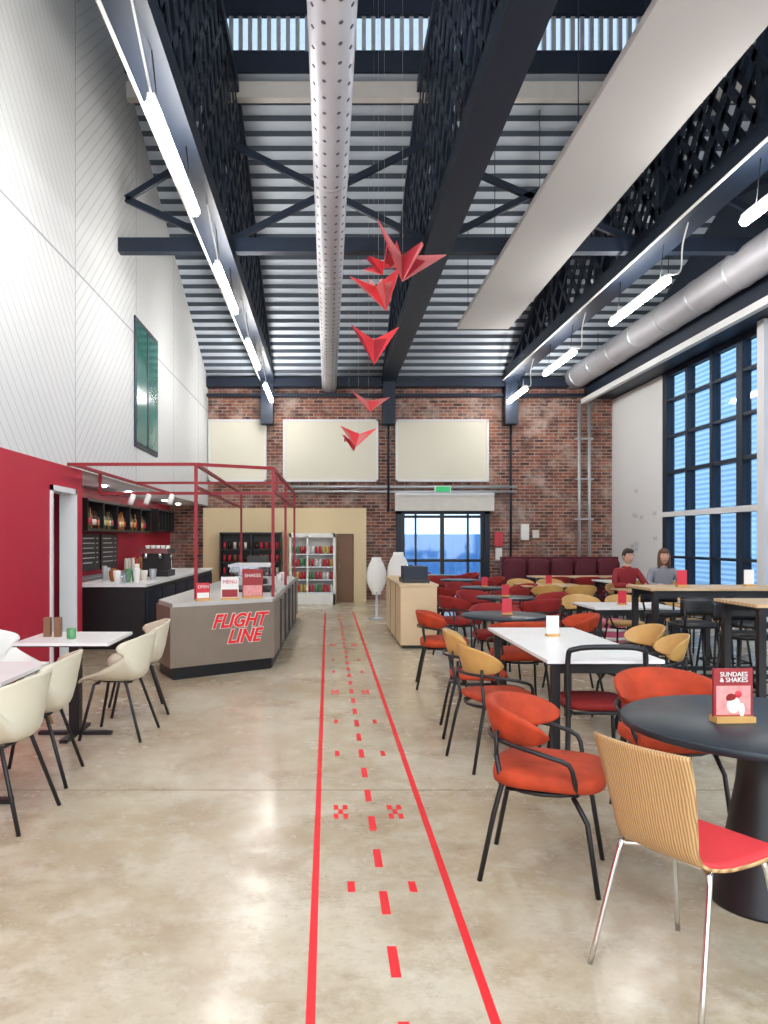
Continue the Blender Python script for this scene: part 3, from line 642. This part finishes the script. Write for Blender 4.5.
# ---------------------------------------------------------------- people
def person(loc,rot,topm,hairm,long_hair):
    root=bpy.data.objects.new('person',None); S.collection.objects.link(root); root.location=loc; root.rotation_euler=(0,0,rot)
    V=[(0,0,.54,.15,.12),(0,-.01,.72,.145,.11),(0,-.05,.92,.17,.115),(0,-.08,1.04,.09,.08),(0,-.1,1.12,.055,.055)]
    E=[(0,1),(1,2),(2,3),(3,4)]
    for s in (-1,1):
        b0=len(V); V+=[(s*.17,-.08,1.0,.065,.065),(s*.24,-.16,.84,.05,.05),(s*.25,-.24,.79,.047,.045),(s*.13,-.44,.80,.032,.026)]
        E+=[(2,b0),(b0,b0+1),(b0+1,b0+2),(b0+2,b0+3)]
        b1=len(V); V+=[(s*.1,-.04,.53,.095,.085),(s*.13,-.4,.52,.07,.065),(s*.13,-.44,.44,.06,.06),(s*.13,-.42,.1,.042,.042),(s*.14,-.52,.045,.045,.035),(s*.15,-.6,.035,.035,.025)]
        E+=[(0,b1)]+[(b1+i,b1+i+1) for i in range(5)]
    me=bpy.data.meshes.new('t'); me.from_pydata([v[:3] for v in V],E,[]); o=bpy.data.objects.new('t',me); S.collection.objects.link(o)
    md=o.modifiers.new('s','SKIN'); 
    for i,v in enumerate(V): me.skin_vertices[0].data[i].radius=v[3:]; me.skin_vertices[0].data[i].use_root=(i==0)
    sb=o.modifiers.new('b','SUBSURF'); sb.levels=2
    dg=bpy.context.evaluated_depsgraph_get(); dg.update(); nm=bpy.data.meshes.new_from_object(o.evaluated_get(dg)); bpy.data.objects.remove(o)
    nm.materials.clear()
    for q in (topm,'jeans','black','skin'): nm.materials.append(MT[q])
    for p in nm.polygons:
        c=p.center; p.use_smooth=True
        p.material_index= 2 if c.z<.1 else 1 if c.z<.61 else 3 if (c.z>1.085 and abs(c.x)<.08) or (c.y<-.42 and c.z>.7) else 0
    put('body',nm,parent=root)
    m=MB(); hc=Vector((0,-.14,1.235))
    def hf(q):
        q=q.copy(); t=q.z/.12
        if t<0: q.x*=1+.25*t; q.y*=1+.12*t
        if q.y<0: q.y*=.95
        return q
    m.se(hc,(.076,.097,.12),'skin',1,1,24,16,hf)
    m.se(hc+Vector((0,-.1,-.012)),(.013,.022,.026),'skin',1,1,10,8)
    for s in (-1,1):
        m.se(hc+Vector((s*.03,-.084,.012)),(.013,.008,.007),'white_plastic',1,1,10,6); m.se(hc+Vector((s*.03,-.091,.012)),(.006,.004,.006),'eye',1,1,8,6)
        m.se(hc+Vector((s*.03,-.09,.032)),(.018,.005,.004),hairm,1,1,8,6)
        m.se(hc+Vector((s*.077,.008,0)),(.01,.02,.03),'skin',1,1,8,8)
    m.se(hc+Vector((0,-.086,-.055)),(.024,.008,.007),'lip',1,1,10,6)
    m.se(hc+Vector((0,.022,.03)),(.086,.098,.108),hairm,1,1,24,14)
    m.se(hc+Vector((0,-.03,.085)),(.07,.075,.045),hairm,1,1,20,10)
    if long_hair:
        m.se(hc+Vector((0,.055,-.09)),(.088,.05,.17),hairm,.8,.8,20,12)
        for s in (-1,1): m.se(hc+Vector((s*.078,.0,-.06)),(.02,.05,.13),hairm,.9,.9,12,10)
    m.obj('head',parent=root)
    m=MB()
    for s in (-1,1):
        w=Vector((s*.13,-.44,.80)); d=Vector((-s*.35,-.93,-.1)).normalized(); sd=Vector((d.y,-d.x,0)).normalized()*s
        m.tube([w-d*.02,w+d*.03,w+d*.085],.026,'skin',10)
        for k,l in enumerate((.07,.08,.075,.058)):
            b0=w+d*.075+sd*(-.027+.018*k); m.tube([b0,b0+d*l*.5+Vector((0,0,.008)),b0+d*l*.8-Vector((0,0,.012)),b0+d*l-Vector((0,0,.028))],(.0095,.007),'skin',8,sub=2)
        t0=w+d*.03-sd*.022; m.tube([t0,t0-sd*.025+d*.02,t0-sd*.03+d*.05-Vector((0,0,.01))],(.011,.008),'skin',8,sub=2)
    m.obj('hands',parent=root)
person((4.75,12.35,0),.1,'jumper_red','hair_dark',False); person((5.35,12.35,0),-.15,'jumper_grey','hair_brown',True)
chair('woodb',4.75,12.4,.1,-1); chair('woodb',5.35,12.4,-.1,-1)
# ---------------------------------------------------------------- outside
m=MB(); m.box(15,15.3,-5,60,-.3,12,'facade'); m.obj('neighbouring_building')
m=MB(); m.box(-40,60,YB+.4,80,-.3,-.2,'asphalt'); m.box(XR+.3,60,-20,YB+.4,-.3,-.2,'asphalt'); m.obj('ground_outside')
m=MB(); m.box(1.5,7,26,27,-.2,1.7,'outside_blue')
for k in range(20): m.box(1.55+k*.27,1.65+k*.27,25.95,26,-.2,1.7,'outside_blue')
m.obj('shipping_container')
# ---------------------------------------------------------------- light
w=bpy.data.worlds.new('w'); S.world=w; w.use_nodes=True; nt=w.node_tree; bg=nt.nodes['Background']
tc=N(nt,'ShaderNodeTexCoord'); sp=N(nt,'ShaderNodeSeparateXYZ'); nt.links.new(tc.outputs['Generated'],sp.inputs[0])
nt.links.new(mixc(nt,ramp(nt,sp.outputs[2],0,.8),(.95,.96,.98),(.7,.84,1)),bg.inputs[0]); bg.inputs[1].default_value=2.7
# ---------------------------------------------------------------- camera
cd=bpy.data.cameras.new('camera'); cam=bpy.data.objects.new('camera',cd); S.collection.objects.link(cam); S.camera=cam
cam.location=(0,0,1.5); cam.rotation_euler=(math.pi/2,0,0); cd.sensor_width=36; cd.lens=770/1024*36; cd.shift_x=56/1024; cd.shift_y=28/1024; cd.clip_end=300
S.view_settings.view_transform='Standard'; S.view_settings.exposure=.4
